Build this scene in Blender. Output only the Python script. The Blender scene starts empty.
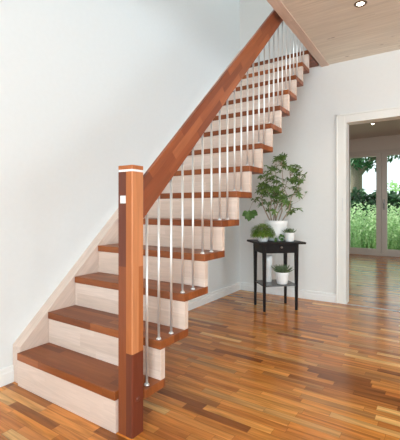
import bpy, bmesh, math, random
from mathutils import Vector, Matrix, Euler
C = bpy.context.scene.collection
S = bpy.context.scene
PI = math.pi

# ------------------------------------------------------------------ camera
cam = bpy.data.cameras.new('camera'); co = bpy.data.objects.new('camera', cam); C.objects.link(co)
co.location = (2.052, -1.306, 0.993); co.rotation_euler = (PI/2, 0, 0.5866)
cam.sensor_fit = 'HORIZONTAL'; cam.sensor_width = 36; cam.lens = 359.7/400*36
cam.shift_y = -10.9/400; cam.clip_start = 0.05
S.camera = co

# ------------------------------------------------------------------ world, sun, window daylight, added fill lights, exposure
W = bpy.data.worlds.new('sky'); S.world = W; W.use_nodes = True
bg = W.node_tree.nodes['Background']; bg.inputs[0].default_value = (0.86, 0.93, 1.0, 1); bg.inputs[1].default_value = 1.6

def sun(name, direction, e, ang):
    l = bpy.data.lights.new(name, 'SUN'); l.energy = e; l.angle = ang; l.color = (1, .95, .86)
    o = bpy.data.objects.new(name, l); C.objects.link(o)
    o.rotation_euler = Vector(direction).to_track_quat('-Z', 'Y').to_euler(); return o
sun('sun', (1.0, 0.12, -1.1), 4.5, 0.02)

def area(name, loc, direction, sx, sy, e, col=(1, 1, 1)):
    l = bpy.data.lights.new(name, 'AREA'); l.shape = 'RECTANGLE'; l.size = sx; l.size_y = sy; l.energy = e; l.color = col
    o = bpy.data.objects.new(name, l); C.objects.link(o); o.location = loc
    o.rotation_euler = Vector(direction).to_track_quat('-Z', 'Z').to_euler(); return o
area('daylight_front_window', (3.6, -5.12, 1.35), (0, 1, 0), 3.4, 2.1, 255, (.84, 1.03, 1.13))
area('daylight_right_window', (6.12, -.2, 1.35), (-1, 0, 0), 3.2, 2.1, 82, (.84, 1.03, 1.13))
area('upper_fill_light', (2.2, 1.3, 5.12), (-.0, 0, -1), 2.4, 2.2, 60, (.88, 1.01, 1.08))  # fill panel added below the closed upper ceiling, no window there
area('far_room_fill_light', (6.12, 5.2, 1.5), (-1, 0, 0), 1.8, 1.3, 26, (.9, 1, 1.05))  # unseen side light added to lift the dim far room
area('daylight_garden_door', (1.03, 7.42, 1.2), (0, -1, 0), 1.5, 2.0, 4, (.95, 1, .97))

S.view_settings.view_transform = 'Standard'; S.view_settings.look = 'None'
S.view_settings.gamma = 1; S.view_settings.use_curve_mapping = False
S.view_settings.exposure = 0.04

# ------------------------------------------------------------------ helpers
def lin(c):
    return tuple(((x/255)/12.92 if x/255 <= .04045 else ((x/255+.055)/1.055)**2.4) for x in c) + (1,)

class NT:
    def __init__(s, name):
        s.m = bpy.data.materials.new(name); s.m.use_nodes = True
        s.t = s.m.node_tree; s.n = s.t.nodes; s.l = s.t.links
        s.b = s.n['Principled BSDF']
    def node(s, ty, **k):
        n = s.n.new(ty)
        for a, v in k.items(): setattr(n, a, v)
        return n
    def put(s, sock, v):
        if hasattr(v, 'is_linked') or isinstance(v, bpy.types.NodeSocket): s.l.new(v, sock)
        else: sock.default_value = v
    def math(s, op, a, b=0.0, c=0.0):
        n = s.node('ShaderNodeMath', operation=op)
        s.put(n.inputs[0], a); s.put(n.inputs[1], b)
        if op in ('MULTIPLY_ADD', 'WRAP', 'SMOOTH_MIN'): s.put(n.inputs[2], c)
        return n.outputs[0]
    def ramp(s, fac, stops, interp='LINEAR'):
        n = s.node('ShaderNodeValToRGB'); n.color_ramp.interpolation = interp
        e = n.color_ramp.elements
        while len(e) < len(stops): e.new(.5)
        for i, (p, c) in enumerate(stops): e[i].position = p; e[i].color = c
        s.l.new(fac, n.inputs[0]); return n.outputs[0]
    def mix(s, fac, a, b, blend='MIX'):
        n = s.node('ShaderNodeMix', data_type='RGBA', blend_type=blend)
        s.put(n.inputs[0], fac); s.put(n.inputs[6], a); s.put(n.inputs[7], b); return n.outputs[2]
    def coords(s):
        return s.node('ShaderNodeTexCoord').outputs['Object']
    def bump(s, h, st, d=.002):
        n = s.node('ShaderNodeBump'); n.inputs['Strength'].default_value = st; n.inputs['Distance'].default_value = d
        s.l.new(h, n.inputs['Height']); s.l.new(n.outputs[0], s.b.inputs['Normal'])

def plain(name, rgb, rough=.5, metal=0, bumpy=0, spec=None, coat=0, var=.985):
    t = NT(name); t.b.inputs['Roughness'].default_value = rough; t.b.inputs['Metallic'].default_value = metal
    if spec is not None: t.b.inputs['Specular IOR Level'].default_value = spec
    if coat: t.b.inputs['Coat Weight'].default_value = coat
    c = lin(rgb)
    no = t.node('ShaderNodeTexNoise'); no.inputs['Scale'].default_value = 35; no.inputs['Detail'].default_value = 4
    t.l.new(t.coords(), no.inputs['Vector'])
    d = tuple(x*var for x in c[:3]) + (1,)
    t.l.new(t.ramp(no.outputs[0], [(.3, d), (.7, c)]), t.b.inputs['Base Color'])
    if bumpy: t.bump(no.outputs[0], bumpy)
    return t.m

def staves(name, cols, L, Wd, long=0, row=1, lvl=None, lvlstep=.185, rot=0.0, rough=.35, grain=.35, seam=.0,
           seamcol=.6, knots=None, coat=0, warp=0, spec=.5):
    """glued or laid strips: axis `long` carries the length L, axis `row` the width Wd"""
    t = NT(name); t.b.inputs['Roughness'].default_value = rough
    t.b.inputs['Specular IOR Level'].default_value = spec
    if coat: t.b.inputs['Coat Weight'].default_value = coat; t.b.inputs['Coat Roughness'].default_value = .12
    v = t.coords()
    if rot:
        mp = t.node('ShaderNodeMapping'); mp.inputs['Rotation'].default_value = (rot, 0, 0); t.l.new(v, mp.inputs[0]); v = mp.outputs[0]
    sp = t.node('ShaderNodeSeparateXYZ'); t.l.new(v, sp.inputs[0]); ax = sp.outputs
    r = t.math('FLOOR', t.math('DIVIDE', ax[row], Wd))
    rf = t.math('FRACT', t.math('DIVIDE', ax[row], Wd))
    lv = t.math('CEIL', t.math('DIVIDE', t.math('SUBTRACT', ax[lvl], .002), lvlstep)) if lvl is not None else 0.0
    cr = t.node('ShaderNodeCombineXYZ'); t.put(cr.inputs[0], r); t.put(cr.inputs[1], lv)
    wn = t.node('ShaderNodeTexWhiteNoise', noise_dimensions='3D'); t.l.new(cr.outputs[0], wn.inputs['Vector'])
    u = t.math('ADD', t.math('DIVIDE', ax[long], L), t.math('MULTIPLY', wn.outputs['Value'], 17.3))
    cell = t.math('FLOOR', u); uf = t.math('FRACT', u)
    cb = t.node('ShaderNodeCombineXYZ'); t.put(cb.inputs[0], r); t.put(cb.inputs[1], lv); t.put(cb.inputs[2], cell)
    w2 = t.node('ShaderNodeTexWhiteNoise', noise_dimensions='3D'); t.l.new(cb.outputs[0], w2.inputs['Vector'])
    n = len(cols)
    base = t.ramp(w2.outputs['Value'], [((i+.5)/n, lin(c)) for i, c in enumerate(cols)])
    # grain, stretched along the strip and shifted per strip
    mp = t.node('ShaderNodeMapping'); sc = [42.0, 42.0, 42.0]; sc[long] = 3.2; mp.inputs['Scale'].default_value = sc
    t.l.new(v, mp.inputs[0])
    add = t.node('ShaderNodeVectorMath', operation='MULTIPLY_ADD')
    t.l.new(w2.outputs['Color'], add.inputs[0]); add.inputs[1].default_value = (23, 23, 23); t.l.new(mp.outputs[0], add.inputs[2])
    no = t.node('ShaderNodeTexNoise'); no.inputs['Scale'].default_value = 1.0; no.inputs['Detail'].default_value = 5
    no.inputs['Distortion'].default_value = .6 + warp
    t.l.new(add.outputs[0], no.inputs['Vector'])
    g = t.ramp(no.outputs[0], [(.3, (1-grain, 1-grain*1.05, 1-grain*1.1, 1)), (.66, (1.0+grain*.25,)*3 + (1,))])
    col = t.mix(1.0, base, g, 'MULTIPLY')
    if seam:
        e1 = t.math('LESS_THAN', t.math('MINIMUM', rf, t.math('SUBTRACT', 1.0, rf)), seam/Wd)
        e2 = t.math('LESS_THAN', t.math('MINIMUM', uf, t.math('SUBTRACT', 1.0, uf)), seam/L)
        e = t.math('MAXIMUM', e1, e2)
        col = t.mix(e, col, t.mix(1.0, col, (seamcol, seamcol*.95, seamcol*.9, 1), 'MULTIPLY'))
    if knots:
        mk = t.node('ShaderNodeMapping'); s3 = [knots[0]]*3; s3[long] = knots[0]*.45; mk.inputs['Scale'].default_value = s3
        t.l.new(v, mk.inputs[0])
        vo = t.node('ShaderNodeTexVoronoi'); vo.inputs['Scale'].default_value = 1; t.l.new(mk.outputs[0], vo.inputs['Vector'])
        kf = t.ramp(vo.outputs['Distance'], [(.05, (1, 1, 1, 1)), (.11, (0, 0, 0, 1))])
        col = t.mix(t.math('MULTIPLY', kf, .55), col, lin(knots[1]))
    t.l.new(col, t.b.inputs['Base Color'])
    t.bump(no.outputs[0], .08)
    return t.m

M = {}
M['wall'] = plain('white_wall_paint', (230, 233, 233), .8, bumpy=.06)
M['wall_back'] = plain('white_back_wall_paint', (234, 233, 230), .8, bumpy=.06)
M['wall_far'] = plain('shade_toned_far_wall', (214, 200, 186), .8)  # greige base colour stands in for the dim light on this wall
M['trim'] = plain('white_lacquer', (240, 240, 238), .4)
M['door_paint'] = plain('cream_lacquer', (238, 236, 230), .45, var=1)
M['greige'] = plain('greige_door_lacquer', (206, 192, 178), .4)
M['floor'] = staves('strip_parquet', [(150, 88, 40), (230, 150, 70), (188, 114, 54), (244, 170, 88), (206, 128, 60), (236, 160, 78), (168, 100, 46), (252, 200, 124), (198, 120, 56), (224, 144, 68)],
                    .36, .047, 0, 1, rough=.2, grain=.44, seam=.0009, seamcol=.6, coat=.0, spec=.4)
M['ceiling'] = staves('whitewashed_pine_boards', [(236, 226, 209), (231, 221, 204), (240, 231, 215), (233, 223, 207)], 2.6, .11, 0, 1, rough=.6, grain=.13,
                      knots=(9, (120, 92, 72)))
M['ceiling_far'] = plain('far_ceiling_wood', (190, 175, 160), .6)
RED = [(130, 68, 34), (152, 84, 42), (116, 60, 31), (164, 94, 50), (138, 74, 38)]
M['tread'] = staves('reddish_brown_steamed_beech', RED, .5, .042, 0, 1, lvl=2, rough=.34, grain=.2, spec=.3)
M['rail'] = staves('reddish_handrail_staves', [(136, 70, 40), (164, 90, 52), (114, 58, 36), (176, 102, 62), (146, 78, 46)], .34, .045, 1, 2, rot=-math.atan(.95), rough=.36, grain=.18, spec=.3)
LW = [(222, 200, 186), (215, 192, 177), (228, 208, 195), (219, 197, 182)]
M['riser'] = staves('whitewashed_beech', LW, .45, .075, 0, 2, rough=.5, grain=.11, warp=1.2)
M['stringer'] = staves('whitewashed_beech_sloping', LW, .6, .08, 1, 2, rot=-math.atan(.9666), rough=.5, grain=.11, warp=1.2)
M['edge'] = staves('whitewashed_beam', [(226, 202, 185), (221, 197, 180), (230, 207, 190)], 1.4, .2, 1, 0, rough=.5, grain=.12)
for k, c in dict(w_dark=(108, 58, 42), w_mid=(136, 74, 44), w_orange=(178, 106, 60), w_light=(204, 134, 88), w_red=(112, 54, 36)).items():
    M[k] = staves(k.replace('w_', 'newel_wood_'), [c, c], 3, 1, 2, 0, rough=.4, grain=.16, spec=.3)
M['steel'] = plain('satin_steel', (228, 228, 226), .45, .75)
M['white'] = plain('white_plastic', (240, 240, 238), .35)
M['ceramic'] = plain('white_ceramic', (242, 242, 240), .3)
M['black'] = plain('black_brown_stain', (25, 18, 17), .45, spec=.15)
M['shelf'] = plain('dark_shelf_glass', (84, 84, 84), .2)
M['rim'] = plain('bronze_rim', (128, 108, 90), .4, .8)
M['knob'] = plain('dull_nickel', (150, 145, 138), .35, 1)
M['soil'] = plain('potting_soil', (60, 44, 34), .95)
M['twig'] = plain('pale_bark', (176, 156, 136), .8)
M['bark'] = plain('tree_bark', (150, 138, 118), .9)
M['stem'] = plain('green_stem', (92, 104, 60), .6)

def leafmat(name, a, b, rough=.45, tr=.25):
    t = NT(name); t.b.inputs['Roughness'].default_value = rough
    no = t.node('ShaderNodeTexNoise'); no.inputs['Scale'].default_value = 22; t.l.new(t.coords(), no.inputs['Vector'])
    col = t.ramp(no.outputs[0], [(.35, lin(a)), (.65, lin(b))])
    t.l.new(col, t.b.inputs['Base Color'])
    tl = t.node('ShaderNodeBsdfTranslucent'); t.l.new(col, tl.inputs[0])
    mx = t.node('ShaderNodeMixShader'); mx.inputs[0].default_value = tr
    t.l.new(t.b.outputs[0], mx.inputs[1]); t.l.new(tl.outputs[0], mx.inputs[2])
    t.l.new(mx.outputs[0], t.n['Material Output'].inputs[0]); return t.m
M['leaf'] = leafmat('umbrella_leaf', (72, 100, 44), (124, 154, 82))
M['ivy'] = leafmat('ivy_leaf', (60, 98, 44), (100, 140, 70))
M['fine'] = leafmat('fine_moss_leaf', (92, 128, 44), (148, 178, 80))
M['succ'] = leafmat('succulent_leaf', (76, 98, 64), (132, 150, 110))
M['tree'] = leafmat('tree_leaf', (30, 84, 44), (70, 132, 76))
M['hedge'] = leafmat('hedge_leaf', (26, 66, 34), (52, 98, 52))
M['bush'] = leafmat('pale_bush_leaf', (150, 196, 120), (190, 224, 160))
M['grass'] = leafmat('meadow_grass', (126, 178, 110), (216, 236, 186), tr=.4)
M['ground'] = plain('garden_soil_grass', (96, 140, 76), .9)
M['flower'] = plain('salmon_petals', (226, 150, 128), .6)

def glass(name):
    t = NT(name); n = t.n; n.remove(t.b)
    tr = t.node('ShaderNodeBsdfTransparent'); tr.inputs[0].default_value = (.95, .985, .97, 1)
    gl = t.node('ShaderNodeBsdfGlossy'); gl.inputs['Roughness'].default_value = .01
    fr = t.node('ShaderNodeFresnel'); fr.inputs[0].default_value = 1.45
    mx = t.node('ShaderNodeMixShader'); t.l.new(fr.outputs[0], mx.inputs[0]); t.l.new(tr.outputs[0], mx.inputs[1]); t.l.new(gl.outputs[0], mx.inputs[2])
    t.l.new(mx.outputs[0], n['Material Output'].inputs[0]); return t.m
M['glass'] = glass('window_glass')
def emit(name, col, s):
    t = NT(name); t.b.inputs['Emission Color'].default_value = lin(col); t.b.inputs['Emission Strength'].default_value = s; return t.m
M['lamp'] = emit('lamp_bulb', (255, 246, 225), 14)

# mesh helpers
def bm_(): return bmesh.new()
def box(bm, x0, x1, y0, y1, z0, z1, mi=0):
    vs = [bm.verts.new(p) for p in ((x0, y0, z0), (x1, y0, z0), (x1, y1, z0), (x0, y1, z0), (x0, y0, z1), (x1, y0, z1), (x1, y1, z1), (x0, y1, z1))]
    for f in ((0, 3, 2, 1), (4, 5, 6, 7), (0, 1, 5, 4), (1, 2, 6, 5), (2, 3, 7, 6), (3, 0, 4, 7)):
        bm.faces.new([vs[i] for i in f]).material_index = mi
    return vs
def prism(bm, pts, axis, a0, a1):
    """outline pts in the two other axes, extruded on `axis`"""
    def mk(p, a):
        q = list(p); q.insert(axis, a); return bm.verts.new(q)
    A = [mk(p, a0) for p in pts]; B = [mk(p, a1) for p in pts]
    bm.faces.new(A); bm.faces.new(B[::-1]); n = len(pts)
    for i in range(n): bm.faces.new((A[i], A[(i+1) % n], B[(i+1) % n], B[i]))
    bmesh.ops.recalc_face_normals(bm, faces=bm.faces)
def lathe(bm, c, prof, n=28, axis=(0, 0, 1)):
    q = Vector((0, 0, 1)).rotation_difference(Vector(axis).normalized()); c = Vector(c); rings = []
    for (r, z) in prof:
        if r < 1e-6: rings.append([bm.verts.new(c + q @ Vector((0, 0, z)))])
        else: rings.append([bm.verts.new(c + q @ Vector((r*math.cos(2*PI*k/n), r*math.sin(2*PI*k/n), z))) for k in range(n)])
    for a, b in zip(rings, rings[1:]):
        for k in range(n):
            k2 = (k+1) % n
            if len(a) == 1 and len(b) == 1: continue
            if len(a) == 1: bm.faces.new((a[0], b[k2], b[k]))
            elif len(b) == 1: bm.faces.new((a[k], a[k2], b[0]))
            else: bm.faces.new((a[k], a[k2], b[k2], b[k]))
    for f in bm.faces: f.smooth = True
def tube(bm, pts, rad, n=8):
    pts = [Vector(p) for p in pts]; rings = []
    if not isinstance(rad, (list, tuple)): rad = [rad]*len(pts)
    for i, p in enumerate(pts):
        d = (pts[min(i+1, len(pts)-1)] - pts[max(i-1, 0)]).normalized()
        q = Vector((0, 0, 1)).rotation_difference(d)
        rings.append([bm.verts.new(p + q @ Vector((rad[i]*math.cos(2*PI*k/n), rad[i]*math.sin(2*PI*k/n), 0))) for k in range(n)])
    for a, b in zip(rings, rings[1:]):
        for k in range(n):
            f = bm.faces.new((a[k], a[(k+1) % n], b[(k+1) % n], b[k])); f.smooth = True
    bm.faces.new(rings[0][::-1]); bm.faces.new(rings[-1])

def wloc(o):
    v = Vector((0, 0, 0))
    while o is not None: v += o.location; o = o.parent
    return v
def obj(name, bm, mats, parent=None, origin=None, bevel=0, label=None):
    """links the bmesh (given in world coordinates) as one mesh object"""
    me = bpy.data.meshes.new(name)
    base = wloc(parent)
    loc = Vector(origin) - base if origin is not None else Vector((0, 0, 0))
    bmesh.ops.translate(bm, verts=bm.verts, vec=-(base + loc))
    bm.normal_update(); bm.to_mesh(me); bm.free()
    for m in (mats if isinstance(mats, list) else [mats]): me.materials.append(M[m])
    o = bpy.data.objects.new(name, me); C.objects.link(o); o.location = loc; o.parent = parent
    if bevel:
        b = o.modifiers.new('edge', 'BEVEL'); b.width = bevel; b.segments = 2; b.limit_method = 'ANGLE'; b.angle_limit = .8
    if label: o['label'] = label
    return o
def tag(o, label, cat, group=None, kind=None):
    o['label'] = label; o['category'] = cat
    if group: o['group'] = group
    if kind: o['kind'] = kind
    return o
def thing(name, loc, label, cat, group=None, kind=None):
    o = bpy.data.objects.new(name, None); C.objects.link(o); o.location = loc
    return tag(o, label, cat, group, kind)
def struct(name, bm, mats, label, cat, bevel=0):
    o = obj(name, bm, mats, bevel=bevel); return tag(o, label, cat, kind='structure')

# ------------------------------------------------------------------ the rooms
D, ZC, ZT = 2.67, 2.541, 5.3            # back wall face, ceiling, upper storey top
FY = 7.2                                # garden wall face
bm = bm_(); box(bm, -.3, 6.3, -5.3, FY+.3, -.12, 0)
struct('floor', bm, 'floor', 'glossy warm brown strip parquet running through both rooms', 'floor')
bm = bm_(); box(bm, -.14, 0, -5.14, FY, 0, ZT)
struct('wall_left', bm, 'wall', 'smooth white wall behind the staircase', 'wall')
dx0, dx1, dz = 1.232, 2.95, 1.908
bm = bm_(); box(bm, 0, dx0, D, D+.12, 0, ZT); box(bm, dx0, dx1, D, D+.12, dz, ZT); box(bm, dx1, 6, D, D+.12, 0, ZT)
struct('wall_back', bm, 'wall_back', 'white back wall behind the plant table', 'wall')
bm = bm_()
box(bm, 0, 1.2, -5.14, -5, 0, ZT); box(bm, 5.2, 6, -5.14, -5, 0, ZT); box(bm, 1.2, 5.2, -5.14, -5, 0, .3); box(bm, 1.2, 5.2, -5.14, -5, 2.4, ZT)
struct('wall_front', bm, 'wall', 'white wall with a wide window opening behind the camera', 'wall')
bm = bm_()
box(bm, 6, 6.14, -5.14, -1.8, 0, ZT); box(bm, 6, 6.14, 1.4, 4.3, 0, ZT); box(bm, 6, 6.14, -1.8, 1.4, 0, .3); box(bm, 6, 6.14, -1.8, 1.4, 2.4, ZT)
box(bm, 6, 6.14, 4.3, 6.1, 0, .8); box(bm, 6, 6.14, 4.3, 6.1, 2.2, ZT); box(bm, 6, 6.14, 6.1, FY, 0, ZT)  # opening in the far room part added for its fill light
struct('wall_right', bm, 'wall', 'white wall with a wide window opening to the right', 'wall')
bm = bm_(); box(bm, 1.0, 6, -5, D, ZC, ZC+.234)
struct('ceiling', bm, 'ceiling', 'whitewashed pine board ceiling beside the stairwell', 'ceiling')
bm = bm_(); box(bm, 1.0, 1.072, -5, D, ZC-.008, ZC); box(bm, .992, 1.0, -5, D, ZC-.008, ZC+.234)
struct('trim_1', bm, 'edge', 'pinkish wooden edge board along the ceiling opening above the stairs', 'trim')
bm = bm_(); box(bm, -.14, 6.14, -5.14, FY+.12, ZT, ZT+.1)
struct('ceiling_2', bm, 'wall', 'white ceiling of the upper floor', 'ceiling')
bm = bm_(); box(bm, 0, 6, D+.12, FY, ZC, ZC+.234)
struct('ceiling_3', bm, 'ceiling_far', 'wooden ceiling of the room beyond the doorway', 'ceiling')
# garden wall with door opening
gx0, gx1, gz = .29, 1.776, 2.26
bm = bm_(); box(bm, 0, gx0, FY, FY+.25, 0, ZT); box(bm, gx0, gx1, FY, FY+.25, gz, ZT); box(bm, gx1, 6, FY, FY+.25, 0, ZT)
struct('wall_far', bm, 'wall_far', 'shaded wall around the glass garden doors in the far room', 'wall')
# baseboards
def baseprof(d=1):
    return [(0, 0), (.016, 0), (.016, .062), (.012, .068), (.012, .088), (.007, .095), (0, .095)]
bm = bm_()
prism(bm, [(x, z) for x, z in baseprof()], 1, -5, -.1749); prism(bm, [(x, z) for x, z in baseprof()], 1, .1, D-.001)
struct('baseboard_left', bm, 'trim', 'white baseboard along the left wall, running on under the stairs', 'baseboard')
bm = bm_(); prism(bm, [(D-x, z) for x, z in baseprof()], 0, .017, 1.146)
struct('baseboard_back', bm, 'trim', 'white baseboard along the back wall behind the plant table', 'baseboard')
# doorway lining and casing
fr = thing('door_1', (dx0, D, 0), 'cream white door casing around the open doorway to the next room', 'door frame', kind='structure')
bm = bm_()
zt = 1.985
box(bm, 1.146, dx0, D-.014, D, 0, zt); box(bm, dx0, dx1+.086, D-.014, D, dz, zt); box(bm, dx1, dx1+.086, D-.014, D, 0, dz)
box(bm, 1.146, 1.162, D-.024, D-.014, 0, zt+.0); box(bm, 1.146, dx1+.086, D-.024, D-.014, zt-.016, zt)
obj('casing', bm, 'door_paint', fr, bevel=.002)
bm = bm_(); box(bm, dx0, dx0+.014, D-.012, D+.13, 0, dz-.014); box(bm, dx0, dx1, D-.012, D+.13, dz-.014, dz); box(bm, dx1-.014, dx1, D-.012, D+.13, 0, dz-.014)
obj('jamb', bm, 'door_paint', fr)
bm = bm_(); box(bm, 1.205, 1.215, D-.0165, D-.0142, .97, 1.11)
obj('strike_plate', bm, 'steel', fr)
bm = bm_(); box(bm, dx0+.015, dx1-.015, D-.02, D+.008, 0, .005)
obj('threshold_strip', bm, 'steel', fr, bevel=.002)

# garden doors
gd = thing('door_2', (gx0, FY, 0), 'greige double glass door leading from the far room to the garden', 'glass door', kind='structure')
bm = bm_(); box(bm, gx0, gx0+.05, FY-.01, FY+.09, 0, gz); box(bm, gx1-.05, gx1, FY-.01, FY+.09, 0, gz); box(bm, gx0+.05, gx1-.05, FY-.01, FY+.09, gz-.06, gz); box(bm, gx0+.05, gx1-.05, FY-.01, FY+.09, 0, .045)
obj('door_frame', bm, 'greige', gd, bevel=.003)
for (a, b, gl0, gl1) in ((gx0+.052, 1.031, .40, .93), (1.035, gx1-.052, 1.137, 1.667)):
    bm = bm_(); z0, z1, g0, g1 = .047, gz-.062, .14, 2.125
    box(bm, a, gl0, FY, FY+.07, z0, z1); box(bm, gl1, b, FY, FY+.07, z0, z1); box(bm, gl0, gl1, FY, FY+.07, z0, g0); box(bm, gl0, gl1, FY, FY+.07, g1, z1)
    lf = obj('door_leaf', bm, 'greige', gd, bevel=.004)
    bm = bm_(); box(bm, gl0, gl1, FY+.03, FY+.04, g0, g1); obj('glass_pane', bm, 'glass', lf)
    if a > 1:
        bm = bm_(); box(bm, a+.03, a+.06, FY-.012, FY-.0005, .98, 1.2); tube(bm, [(a+.045, FY-.012, 1.12), (a+.045, FY-.05, 1.12), (a+.045, FY-.055, 1.0)], .008)
        obj('door_handle', bm, 'knob', lf)
# windows of the near room (outside the frame, they let the daylight in)
for nm, pts, ax in (('window_1', (1.2, 5.2), 0), ('window_2', (-1.8, 1.4), 1)):
    w = thing(nm, (3.2, -5, 0) if ax == 0 else (6, -.2, 0), 'wide window with white frame in the %s wall' % ('front' if ax == 0 else 'right'), 'window', kind='structure')
    bm = bm_(); a, b = pts; m = (a+b)/2
    def wb(u0, u1, z0, z1):
        if ax == 0: box(bm, u0, u1, -5.08, -5.02, z0, z1)
        else: box(bm, 6.02, 6.08, u0, u1, z0, z1)
    wb(a, a+.06, .3, 2.4); wb(b-.06, b, .3, 2.4); wb(m-.04, m+.04, .36, 2.34); wb(a+.06, b-.06, .3, .36); wb(a+.06, b-.06, 2.34, 2.4)
    obj('window_frame', bm, 'trim', w)

# recessed spotlights
def spot(x, y, label, power):
    t = thing('recessed_spotlight', (x, y, ZC), label, 'ceiling light', 'recessed ceiling spotlights')
    bm = bm_(); lathe(bm, (x, y, ZC), [(.026, -.001), (.03, -.006), (.042, -.006), (.046, 0)], 24); obj('rim', bm, 'rim', t)
    bm = bm_(); lathe(bm, (x, y, ZC), [(.026, -.003), (.015, -.0045), (0, -.005)], 24); obj('bulb', bm, 'lamp', t)
    l = bpy.data.lights.new('spotlight', 'SPOT'); l.energy = power; l.spot_size = 2.3; l.spot_blend = .6; l.color = (1, .93, .82); l.shadow_soft_size = .03
    o = bpy.data.objects.new('spotlight', l); C.objects.link(o); o.location = (0, 0, -.03); o.parent = t
spot(1.559, 1.619, 'small round recessed spotlight, lit, in the pine ceiling of the front room', 16)
spot(1.051, 5.85, 'small lit recessed spotlight in the ceiling of the room beyond the doorway', 3)

# ------------------------------------------------------------------ the staircase
R, G, Y0, TR, TT, XS, XR = .185, .1914, -.1939, .037, .040, .0795, .962
st = thing('staircase', (.5, -.19, 0), 'straight wooden staircase with red-brown treads, whitewashed risers and a steel baluster railing', 'staircase')
fl = lambda i: Y0 + (i-1)*G
NX0, NX1, NY0, NY1 = .862, .95, -.176, -.103
for i in range(1, 15):
    bm = bm_(); z0, z1 = i*R-TT, i*R; y1 = fl(i)+G+TR if i < 14 else D
    if i == 1:   # cut round the newel post
        prism(bm, [(XS, fl(1)), (NX0-.001, fl(1)), (NX0-.001, NY1+.001), (XR, NY1+.001), (XR, y1), (XS, y1)], 2, z0, z1)
    else: box(bm, XS, XR, fl(i), y1, z0, z1)
    obj('tread', bm, 'tread', st, bevel=.003)
    bm = bm_(); xr = XR-.0015 if i > 1 else NX0-.001
    box(bm, XS+.001, xr, fl(i)+.004, fl(i)+TR, (i-1)*R+.0005, i*R-TT-.0005)
    obj('riser', bm, 'riser', st, bevel=.0015)
# wall stringer
off = .38; sl = .9666; yb = -.175; ye = 2.66
bm = bm_()
low = -.10
prism(bm, [(yb, 0.0005), (yb, off+sl*yb), (ye, off+sl*ye), (ye, low+sl*ye), (.104, .0005)], 0, .0005, XS-.0008)
obj('stringer', bm, 'stringer', st, bevel=.002)
# newel post: glued staves of different tone, one mesh
ZN = 1.157
cut = .363
mats = ['w_dark', 'w_mid', 'w_orange', 'w_light', 'w_red']
bm = bm_()
ch = .004
fx = NX0 + (NX1-NX0)*.58; fy = NY0 + (NY1-NY0)*.55
zs = [0, cut, .74, ZN]
def quad(p, mi):
    bm.faces.new([bm.verts.new(v) for v in p]).material_index = mi
def pick(face, k, lo, hi):
    if face == 'front': return (1 if lo < .7 else 0) if k == 0 else (0 if lo < cut-.01 else 2)
    if face == 'right': return 4 if lo < cut-.01 else (2 if (k == 1 and lo < .7) else 3)
    return 1
xsn = [NX0+ch, fx, NX1-ch]; ysn = [NY0+ch, fy, NY1-ch]
for lo, hi in zip(zs, zs[1:]):
    for k in (0, 1):
        quad([(xsn[k], NY0, lo), (xsn[k+1], NY0, lo), (xsn[k+1], NY0, hi), (xsn[k], NY0, hi)], pick('front', k, lo, hi))
        quad([(NX1, ysn[k], lo), (NX1, ysn[k+1], lo), (NX1, ysn[k+1], hi), (NX1, ysn[k], hi)], pick('right', k, lo, hi))
    quad([(NX1-ch, NY0, lo), (NX1, NY0+ch, lo), (NX1, NY0+ch, hi), (NX1-ch, NY0, hi)], pick('right', 0, lo, hi))
    quad([(NX0, NY0+ch, lo), (NX0+ch, NY0, lo), (NX0+ch, NY0, hi), (NX0, NY0+ch, hi)], pick('front', 0, lo, hi))
    quad([(NX0, NY1, lo), (NX0, NY0+ch, lo), (NX0, NY0+ch, hi), (NX0, NY1, hi)], 1)
    quad([(NX1-ch, NY1, lo), (NX0, NY1, lo), (NX0, NY1, hi), (NX1-ch, NY1, hi)], 1)
    quad([(NX1, NY1-ch, lo), (NX1-ch, NY1, lo), (NX1-ch, NY1, hi), (NX1, NY1-ch, hi)], 3)
outl = [(NX0+ch, NY0), (fx, NY0), (NX1-ch, NY0), (NX1, NY0+ch), (NX1, fy), (NX1, NY1-ch), (NX1-ch, NY1), (NX0, NY1), (NX0, NY0+ch)]
quad([(x, y, ZN) for x, y in outl], 3); quad([(x, y, 0) for x, y in outl[::-1]], 3)
bmesh.ops.remove_doubles(bm, verts=bm.verts, dist=1e-5)
nw = obj('newel_post', bm, mats, st)
outl2 = [(NX0+ch, NY0), (NX1-ch, NY0), (NX1, NY0+ch), (NX1, NY1-ch), (NX1-ch, NY1), (NX0, NY1), (NX0, NY0+ch)]
cx_, cy_ = (NX0+NX1)/2, (NY0+NY1)/2
bm = bm_(); prism(bm, [(cx_+(x-cx_)*.97, cy_+(y-cy_)*.97) for x, y in outl2], 2, ZN, ZN+.010); obj('white_band', bm, 'white', nw)
bm = bm_(); prism(bm, outl2, 2, ZN+.010, ZN+.028); obj('newel_cap', bm, 'w_orange', nw, bevel=.002, label='thin wooden cap above a white inlay')
bm = bm_(); box(bm, .882, .913, NY0-.006, NY0, 1.018, 1.052); pl = obj('switch_plate', bm, 'white', nw, bevel=.0015, label='small square white switch plate')
bm = bm_(); box(bm, .890, .905, NY0-.0085, NY0-.006, 1.026, 1.044); obj('button', bm, 'trim', pl, bevel=.001)
bm = bm_(); lathe(bm, (NX1, -.141, .159), [(.011, 0), (.011, .002), (.008, .004), (0, .004)], 20, (1, 0, 0)); obj('bolt_cover', bm, 'w_dark', nw, label='dark round bolt cover')
# handrail board
RX0, RX1 = .923, .947
ry0, ry1 = NY1, 2.62
rt = lambda y: 1.225+.95*y
rb = lambda y: 1.044+.95*y
bm = bm_(); prism(bm, [(ry0, rb(ry0)), (ry1, rb(ry1)), (ry1, rt(ry1)), (ry0, rt(ry0))], 0, RX0, RX1)
obj('handrail', bm, 'rail', st, bevel=.004)
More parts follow.
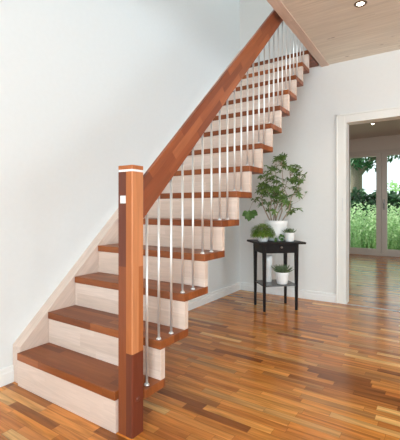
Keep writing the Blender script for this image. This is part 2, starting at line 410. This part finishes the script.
# balusters
bx = .935
for i in range(1, 15):
    for k in (0, 1):
        y = fl(i) + .021 + .0957*k
        if i == 1:
            if k == 0: continue
            y = -.066
        if i > 13 and k == 1: pass
        zb = i*R
        bm = bm_(); tube(bm, [(bx, y, zb+.0005), (bx, y, rb(y)+.012)], .0062, 12)
        b = obj('baluster', bm, 'steel', st)
        bm = bm_(); lathe(bm, (bx, y, zb), [(.0, .0003), (.0125, .0003), (.0125, .004), (.008, .009), (.0063, .0095)], 16); obj('base_collar', bm, 'steel', b)

# ------------------------------------------------------------------ side table
ang = math.radians(44); wv = Vector((math.cos(ang), math.sin(ang), 0)); dv = Vector((-math.sin(ang), math.cos(ang), 0))
tc = Vector((.671, 2.149, 0))
def tbox(bm, u0, u1, v0, v1, z0, z1, taper=None):
    def P(u, v, z): return tc + wv*u + dv*v + Vector((0, 0, z))
    q = [(u0, v0), (u1, v0), (u1, v1), (u0, v1)]
    cu, cv = (u0+u1)/2, (v0+v1)/2
    if taper:
        lowq = [((taper[0] if abs(u-taper[0]) < abs(u-taper[2]) else u), v) for u, v in q]
        lowq = [(cu+(u-cu)*taper[4] + taper[0]*0, cv+(v-cv)*taper[4]) for u, v in q]
    else: lowq = q
    A = [bm.verts.new(P(u, v, z0)) for u, v in lowq]; B = [bm.verts.new(P(u, v, z1)) for u, v in q]
    bm.faces.new(A[::-1]); bm.faces.new(B)
    for i in range(4): bm.faces.new((A[i], A[(i+1) % 4], B[(i+1) % 4], B[i]))
tb = thing('side_table', tc, 'small square black-brown side table with one drawer and a lower shelf, full of plants', 'side table')
TZ = .672
bm = bm_(); tbox(bm, -.238, .238, -.197, .197, TZ-.02, TZ); obj('tabletop', bm, 'black', tb, bevel=.003)
lw = .034; hu, hv = .183, .148
for su in (-1, 1):
    for sv in (-1, 1):
        cu, cv = su*(hu-lw/2), sv*(hv-lw/2)
        bm = bm_(); tbox(bm, cu-lw/2, cu+lw/2, cv-lw/2, cv+lw/2, 0, TZ-.0205, (0, 0, 1, 1, .62)); obj('leg', bm, 'black', tb, bevel=.001)
bm = bm_(); a = .109
for su in (-1, 1): tbox(bm, su*hu-(.016 if su > 0 else 0)-su*.003, su*hu+(.016 if su < 0 else 0)-su*.003, -hv+lw+.0005, hv-lw-.0005, TZ-.11, TZ-.0205)
tbox(bm, -hu+lw+.0005, hu-lw-.0005, hv-.019, hv-.003, TZ-.11, TZ-.0205)
obj('apron', bm, 'black', tb)
bm = bm_(); tbox(bm, -hu+lw+.001, hu-lw-.001, -hv+.002, -hv+.02, TZ-.108, TZ-.022); dr = obj('drawer', bm, 'black', tb, bevel=.0015)
kp = tc + wv*0.0 + dv*(-hv+.002) + Vector((0, 0, TZ-.05))
bm = bm_(); lathe(bm, kp, [(.004, 0), (.004, .008), (.011, .012), (.011, .018), (.006, .022), (0, .023)], 16, -dv); obj('knob', bm, 'knob', dr, label='small nickel knob')
bm = bm_(); tbox(bm, -hu+.012, hu-.012, -hv+.008, hv-.008, .238, .252)
obj('shelf', bm, 'shelf', tb, label='dark grey lower shelf')

# ------------------------------------------------------------------ plants and pots
rnd = random.Random(5)
def leaflet(bm, p, d, up, L, Wd, droop=.25, mi=0):
    """one leaf: folded along its midrib, five stations, bending down"""
    d = d.normalized(); s = d.cross(up)
    if s.length < 1e-3: s = d.orthogonal()
    s.normalize(); n = s.cross(d).normalized()
    st_ = [(0, .05), (.25, .75), (.5, 1), (.78, .62), (1, 0)]
    prev = None
    for t, w in st_:
        c = p + d*(L*t) - Vector((0, 0, 1))*(droop*L*t*t)
        if w == 0: row = [bm.verts.new(c)]
        else: row = [bm.verts.new(c - s*(Wd*w/2) + n*(Wd*w*.16)), bm.verts.new(c), bm.verts.new(c + s*(Wd*w/2) + n*(Wd*w*.16))]
        if prev:
            if len(row) == 3:
                for k in (0, 1): bm.faces.new((prev[k], prev[k+1], row[k+1], row[k]))
            else:
                for k in (0, 1): bm.faces.new((prev[k], prev[k+1], row[0]))
        prev = row
def palm(bm, p, up, size, n=7, wd=.34):
    up = up.normalized(); a = up.orthogonal().normalized(); b = up.cross(a); ph = rnd.random()*6
    for k in range(n):
        t = ph + 2*PI*k/n + rnd.uniform(-.15, .15)
        d = a*math.cos(t) + b*math.sin(t) + up*rnd.uniform(-.05, .35)
        leaflet(bm, p, d, up, size*rnd.uniform(.8, 1.1), size*wd, rnd.uniform(.1, .4))
def pot(name, c, r0, r1, h, label, cat='plant pot', wall=.005, group=None, soil=True, rimh=.0, mat='ceramic'):
    t = thing(name, c, label, cat, group)
    bm = bm_(); z = h
    prof = [(0, .0005), (r0*.85, .0005), (r0, .006)]
    for k in range(1, 6): prof.append((r0+(r1-r0)*(k/5)**.8, .006+(h-.006)*k/5))
    prof += [(r1-wall*.5, h+.002), (r1-wall, h), (r1-wall, h-.02), (r0*.8, h-.021 if soil else .01), (0, h-.021 if soil else .01)]
    lathe(bm, c, prof, 36); obj('pot', bm, mat, t)
    if soil:
        bm = bm_(); lathe(bm, Vector(c)+Vector((0, 0, h-.02)), [(r1-wall-.001, 0), (r1*.5, .004), (0, .006)], 24); obj('soil', bm, 'soil', t)
    return t

# big umbrella plant at the back of the table
bc = Vector((.663, 2.189, TZ))
P = pot('umbrella_plant', bc, .085, .118, .205, 'tall leafy umbrella plant with pale twisting stems in a wide white pot', 'houseplant')
right = Vector((.8328, .5535, 0)); away = Vector((-.5535, .8328, 0)); base = bc + Vector((0, 0, .19))
def rel(u, v, w=0): return Vector((.663, 2.189, 0)) + right*((u-276)*.01022) + away*w + Vector((0, 0, .993+(209.1-v)*.01022))
stems = [
    [(272, 221), (270, 211), (272, 200), (268, 190), (266, 178)],
    [(274, 221), (276, 208), (274, 195), (279, 182), (277, 168)],
    [(279, 221), (283, 211), (282, 200), (287, 188), (290, 176)],
    [(281, 221), (288, 210), (290, 198), (296, 190), (300, 180)],
    [(276, 221), (279, 213), (285, 204), (288, 194), (284, 182)],
    [(277, 221), (275, 212), (279, 200), (283, 186), (281, 164)],
    [(270, 221), (266, 213), (262, 205), (261, 196), (260, 190)]]
bmt = bm_(); bml = bm_()
for s in stems:
    w0 = rnd.uniform(-.05, .05); dw = rnd.uniform(-.09, .09)
    pts = [rel(u, v, w0 + dw*i/4) for i, (u, v) in enumerate(s)]
    tube(bmt, pts, [.0075, .0065, .0055, .004, .0025], 8)
targets = []
blobs = [(280, 164, 9, 8, 7), (291, 172, 8, 6, 7), (270, 177, 8, 6, 8), (282, 183, 11, 6, 9), (295, 184, 8, 7, 8), (264, 190, 8, 6, 9), (274, 192, 9, 6, 10),
         (287, 198, 9, 5, 8), (300, 178, 5, 7, 4), (268, 207, 8, 6, 6), (291, 208, 6, 6, 5), (280, 157, 5, 2, 4), (257, 200, 4, 2, 3), (299, 191, 5, 5, 4), (272, 168, 5, 5, 4), (297, 165, 4, 4, 3),
         (278, 201, 7, 4, 4)]
for (u, v, ru, rv, n) in blobs:
    for _ in range(int(n*1.5)):
        a = rnd.uniform(0, 2*PI); r = math.sqrt(rnd.random())
        p = rel(u+ru*r*math.cos(a), v+rv*r*math.sin(a), rnd.uniform(-.13, .13))
        targets.append(p)
        up = Vector((rnd.uniform(-.5, .5), rnd.uniform(-.9, .2), rnd.uniform(.25, 1)))
        palm(bml, p, up, rnd.uniform(.042, .062), rnd.choice((6, 7)), .36)
        # petiole back towards the nearest stem
        q = min((rel(*s[j]) for s in stems for j in (2, 3, 4)), key=lambda x: (x-p).length)
        mid = (p+q)/2 + Vector((0, 0, -.01))
        tube(bmt, [q, mid, p], [.002, .0014, .001], 5)
# long runner shoots to both sides
run = [rel(274, 214), rel(266, 203, -.05), rel(258, 198, -.08), rel(251, 202, -.12), rel(247, 211, -.14)]
tube(bmt, run, .0016, 6); tube(bmt, [rel(288, 206), rel(297, 202), rel(304, 197), rel(306, 192)], .0014, 6)
palm(bml, rel(306, 192), Vector((0, -.6, 1)), .025, 6)
for (u, v) in ((257, 198), (262, 200)): palm(bml, rel(u, v, -.08), Vector((0, -.5, 1)), .04, 6)
obj('stems', bmt, 'twig', P, label='pale twisting stems'); obj('foliage', bml, 'leaf', P)
bml = bm_()
for (u, v, L, a) in ((247, 211, .075, -.9), (247, 210, .085, -1.5), (248, 211, .08, -2.2), (246, 212, .06, -2.7), (249, 211, .065, -.5), (248, 213, .07, -1.8), (246, 212, .07, -1.2)):
    leaflet(bml, rel(u, v, -.14+rnd.uniform(-.01, .01)), right*math.cos(a) + Vector((0, 0, math.sin(a))) - away*.3, -away, L*1.15, .065, .1)
obj('hanging_leaves', bml, 'ivy', P, label='cluster of larger leaves hanging at the left on a long shoot')

# small ivy in front of the big pot
ic = Vector((.735, 2.075, TZ))
ivy = thing('ivy_sprig', ic, 'small trailing ivy sprig between the mossy plant and the succulent on the tabletop', 'ivy')
bm = bm_(); bs = bm_()
tube(bs, [ic+Vector((0, 0, .001)), ic+Vector((-.01, 0, .03)), ic+Vector((-.03, -.01, .075)), ic+Vector((-.045, -.015, .11))], .0015, 6)
for k in range(13):
    p = ic + right*rnd.uniform(-.03, .03) - away*rnd.uniform(0, .02) + Vector((0, 0, rnd.uniform(.012, .075)))
    leaflet(bm, p, Vector((rnd.uniform(-1, 1), rnd.uniform(-1, .3), rnd.uniform(-.5, .5))), -away+Vector((0, 0, .6)), rnd.uniform(.025, .036), .026, .2)
obj('stem', bs, 'stem', ivy); obj('leaves', bm, 'ivy', ivy)

# mossy ball plant at the left
mc = Vector((.600, 2.003, TZ))
mo = pot('mossy_plant', mc, .045, .06, .045, 'bushy fine-leaved green plant spilling over a low white bowl on the left of the tabletop', 'houseplant')
bm = bm_()
for k in range(2200):
    a = rnd.uniform(0, 2*PI); h = rnd.uniform(-.35, 1)
    d = Vector((math.cos(a)*math.sqrt(max(0, 1-h*h)), math.sin(a)*math.sqrt(max(0, 1-h*h)), h))
    f = rnd.uniform(.55, 1)
    p = mc + Vector((0, 0, .088)) + Vector((d.x*.112*f, d.y*.1*f, d.z*.088*f)) - right*.004
    p.z = max(p.z, TZ+.012)
    leaflet(bm, p, d+Vector((rnd.uniform(-.5, .5), rnd.uniform(-.5, .5), rnd.uniform(-.6, .3))), Vector((0, 0, 1)), rnd.uniform(.018, .032), .0055, .5 if p.z > TZ+.03 else 0)
obj('foliage', bm, 'fine', mo)

def succulent(name, c, r0, r1, h, spread, height, n, label):
    t = pot(name, c, r0, r1, h, label, 'succulent', group=None)
    bm = bm_(); o = Vector(c)+Vector((0, 0, h-.012))
    for k in range(n):
        a = k*2.4; q = (k+1)/n; el = .35+1.1*(1-q)
        d = Vector((math.cos(a)*math.cos(el), math.sin(a)*math.cos(el), math.sin(el)))
        L = height*(.75+.5*q)*rnd.uniform(.8, 1.1)
        p0 = o + Vector((math.cos(a), math.sin(a), 0))*(spread*.25*q)
        tube(bm, [p0, p0+d*L*.4, p0+d*L*.75+Vector((0, 0, .006)), p0+d*L+Vector((0, 0, .014))], [.005, .0065, .0045, .0006], 6)
    obj('leaves', bm, 'succ', t); return t
succulent('potted_succulent', (.823, 2.139, TZ), .04, .052, .088, .05, .055, 34, 'small succulent in a white pot on the right of the tabletop')
succulent('potted_succulent', (.757, 2.112, .252), .05, .066, .118, .07, .088, 56, 'spiky succulent in a white pot on the lower shelf of the table')
vc = Vector((.594, 2.146, .252))
vs = bm_(); lathe(vs, vc, [(0, .0005), (.036, .0005), (.038, .006), (.04, .1), (.042, .2), (.043, .262), (.040, .264), (.038, .26), (.036, .02), (0, .015)], 32)
tag(obj('tall_vase', vs, 'ceramic', origin=vc), 'tall slender white vase at the left of the lower shelf', 'vase')

# ------------------------------------------------------------------ garden
bm = bm_(); box(bm, -40, 40, FY+.25, 60, -.2, -.08)
struct('ground', bm, 'ground', 'green garden ground outside the glass doors', 'ground')
def leafcloud(bm, c, rad, n, L, flat=.6):
    c = Vector(c); rad = Vector(rad)
    for k in range(n):
        while True:
            v = Vector([rnd.uniform(-1, 1) for _ in range(3)])
            if .15 < v.length < 1: break
        p = c + Vector((v.x*rad.x, v.y*rad.y, v.z*rad.z))
        leaflet(bm, p, Vector([rnd.uniform(-1, 1) for _ in range(3)]), Vector((rnd.uniform(-.4, .4), rnd.uniform(-1, 0), 1)), L*rnd.uniform(.7, 1.3), L*flat, .2)
# big tree by the left glass
tr = thing('garden_tree', (-.42, 12.4, -.08), 'broad old tree with a thick pale trunk behind the left glass door', 'tree')
bm = bm_(); tube(bm, [(-.42, 12.4, -.08), (-.43, 12.4, 1.0), (-.40, 12.4, 2.0), (-.42, 12.4, 2.9), (-.25, 12.5, 4.2)], [.3, .24, .2, .21, .16], 14)
tube(bm, [(-.40, 12.4, 2.1), (.2, 12.2, 2.75), (1.1, 12.0, 3.1)], [.1, .07, .03], 8)
tube(bm, [(-.42, 12.4, 2.5), (-.9, 12.3, 3.0), (-1.6, 12.3, 3.4)], [.1, .07, .03], 8)
obj('trunk', bm, 'bark', tr)
bm = bm_()
for c, r_, n in (((-.2, 12.1, 3.1), (1.1, .8, .5), 330), ((.75, 11.9, 2.85), (.55, .6, .32), 150), ((1.5, 12, 3.2), (.8, .7, .5), 200), ((.15, 11.8, 2.45), (.3, .35, .12), 26), ((2.6, 12.2, 2.9), (.7, .6, .6), 200), ((2.0, 11.9, 2.55), (.25, .35, .3), 40), ((-.1, 11.7, 2.62), (.8, .5, .26), 170), ((1.75, 11.8, 2.7), (.7, .5, .3), 150), ((-.9, 12, 2.9), (.4, .5, .5), 80), ((0, 12.2, 4.2), (2.2, 1.4, .9), 400)):
    leafcloud(bm, c, r_, n, .16)
obj('crown', bm, 'tree', tr)
# dark hedge, pale bushes beyond, meadow growth near the doors
hedge = bm_()
for x in range(0, 9): leafcloud(hedge, (-3.2+x*.75, 11.2+(x % 2)*.25, .8), (.66, .4, .84), 1000, .2)
tag(obj('hedge', hedge, 'hedge', origin=(0, 11.2, -.08)), 'dark green hedge across the garden behind the tall grass', 'hedge')
for i, (x, y, h) in enumerate(((-2.0, 18.4, 2.5), (.1, 19.6, 2.4), (2.2, 18.6, 2.7), (4.4, 20, 3.2))):
    bm = bm_(); leafcloud(bm, (x, y, h*.5), (1.0, .9, h*.52), 420, .24)
    bushl = ('pale sunlit bush beyond the hedge, seen left of the old tree trunk', 'pale sunlit bush beyond the hedge, seen between trunk and door mullion', 'pale sunlit bush beyond the hedge, seen through the right glass door', 'tall pale sunlit bush beyond the hedge at the far right')[i]
    tag(obj('garden_bush', bm, 'bush', origin=(x, y, -.08)), bushl, 'bush', 'pale bushes beyond the hedge')
bm = bm_()
for k in range(2600):
    x = rnd.uniform(-1.2, 2.4); y = rnd.uniform(7.9, 10.2)
    h = rnd.uniform(.45, .95)*(1 if y > 8.4 else .8)
    lean = Vector((rnd.uniform(-.3, .3), rnd.uniform(-.3, .3), 1))
    leaflet(bm, Vector((x, y, -.08)), lean, Vector((rnd.uniform(-1, 1), -1, 0)), h, rnd.uniform(.015, .04), 0)
for k in range(6000):
    x = rnd.uniform(-1.2, 2.4); y = rnd.uniform(7.9, 10.3); z = rnd.uniform(.1, .6) + .6*rnd.random()**2
    leaflet(bm, Vector((x, y, z)), Vector([rnd.uniform(-1, 1) for _ in range(3)]), Vector((0, -.6, 1)), rnd.uniform(.06, .13), .055, .2)
tag(obj('meadow_grass', bm, 'grass', origin=(.5, 9.2, -.08)), 'tall light green grass and herbs outside the glass doors', 'grass', kind='stuff')
fp = [(.28, 8.6, .42), (.40, 8.7, .36), (.34, 8.5, .30), (.62, 8.8, .5), (.70, 8.7, .44), (1.35, 8.6, .48), (1.5, 8.9, .6), (.5, 8.5, .52), (1.42, 8.5, .3)]
for i, (x, y, z) in enumerate(fp):
    t = thing('poppy', (x, y, -.08), 'salmon pink flower standing in the tall grass outside the glass doors', 'flower', 'salmon flowers in the meadow')
    bm = bm_(); tube(bm, [(x, y, -.08), (x+.01, y, z)], .004, 5); obj('stem', bm, 'stem', t)
    bm = bm_()
    for k in range(6): leaflet(bm, Vector((x+.01, y, z)), Vector((math.cos(k*PI/3), math.sin(k*PI/3)-.2, .35)), Vector((0, 0, 1)), .045, .04, 0)
    obj('petals', bm, 'flower', t)
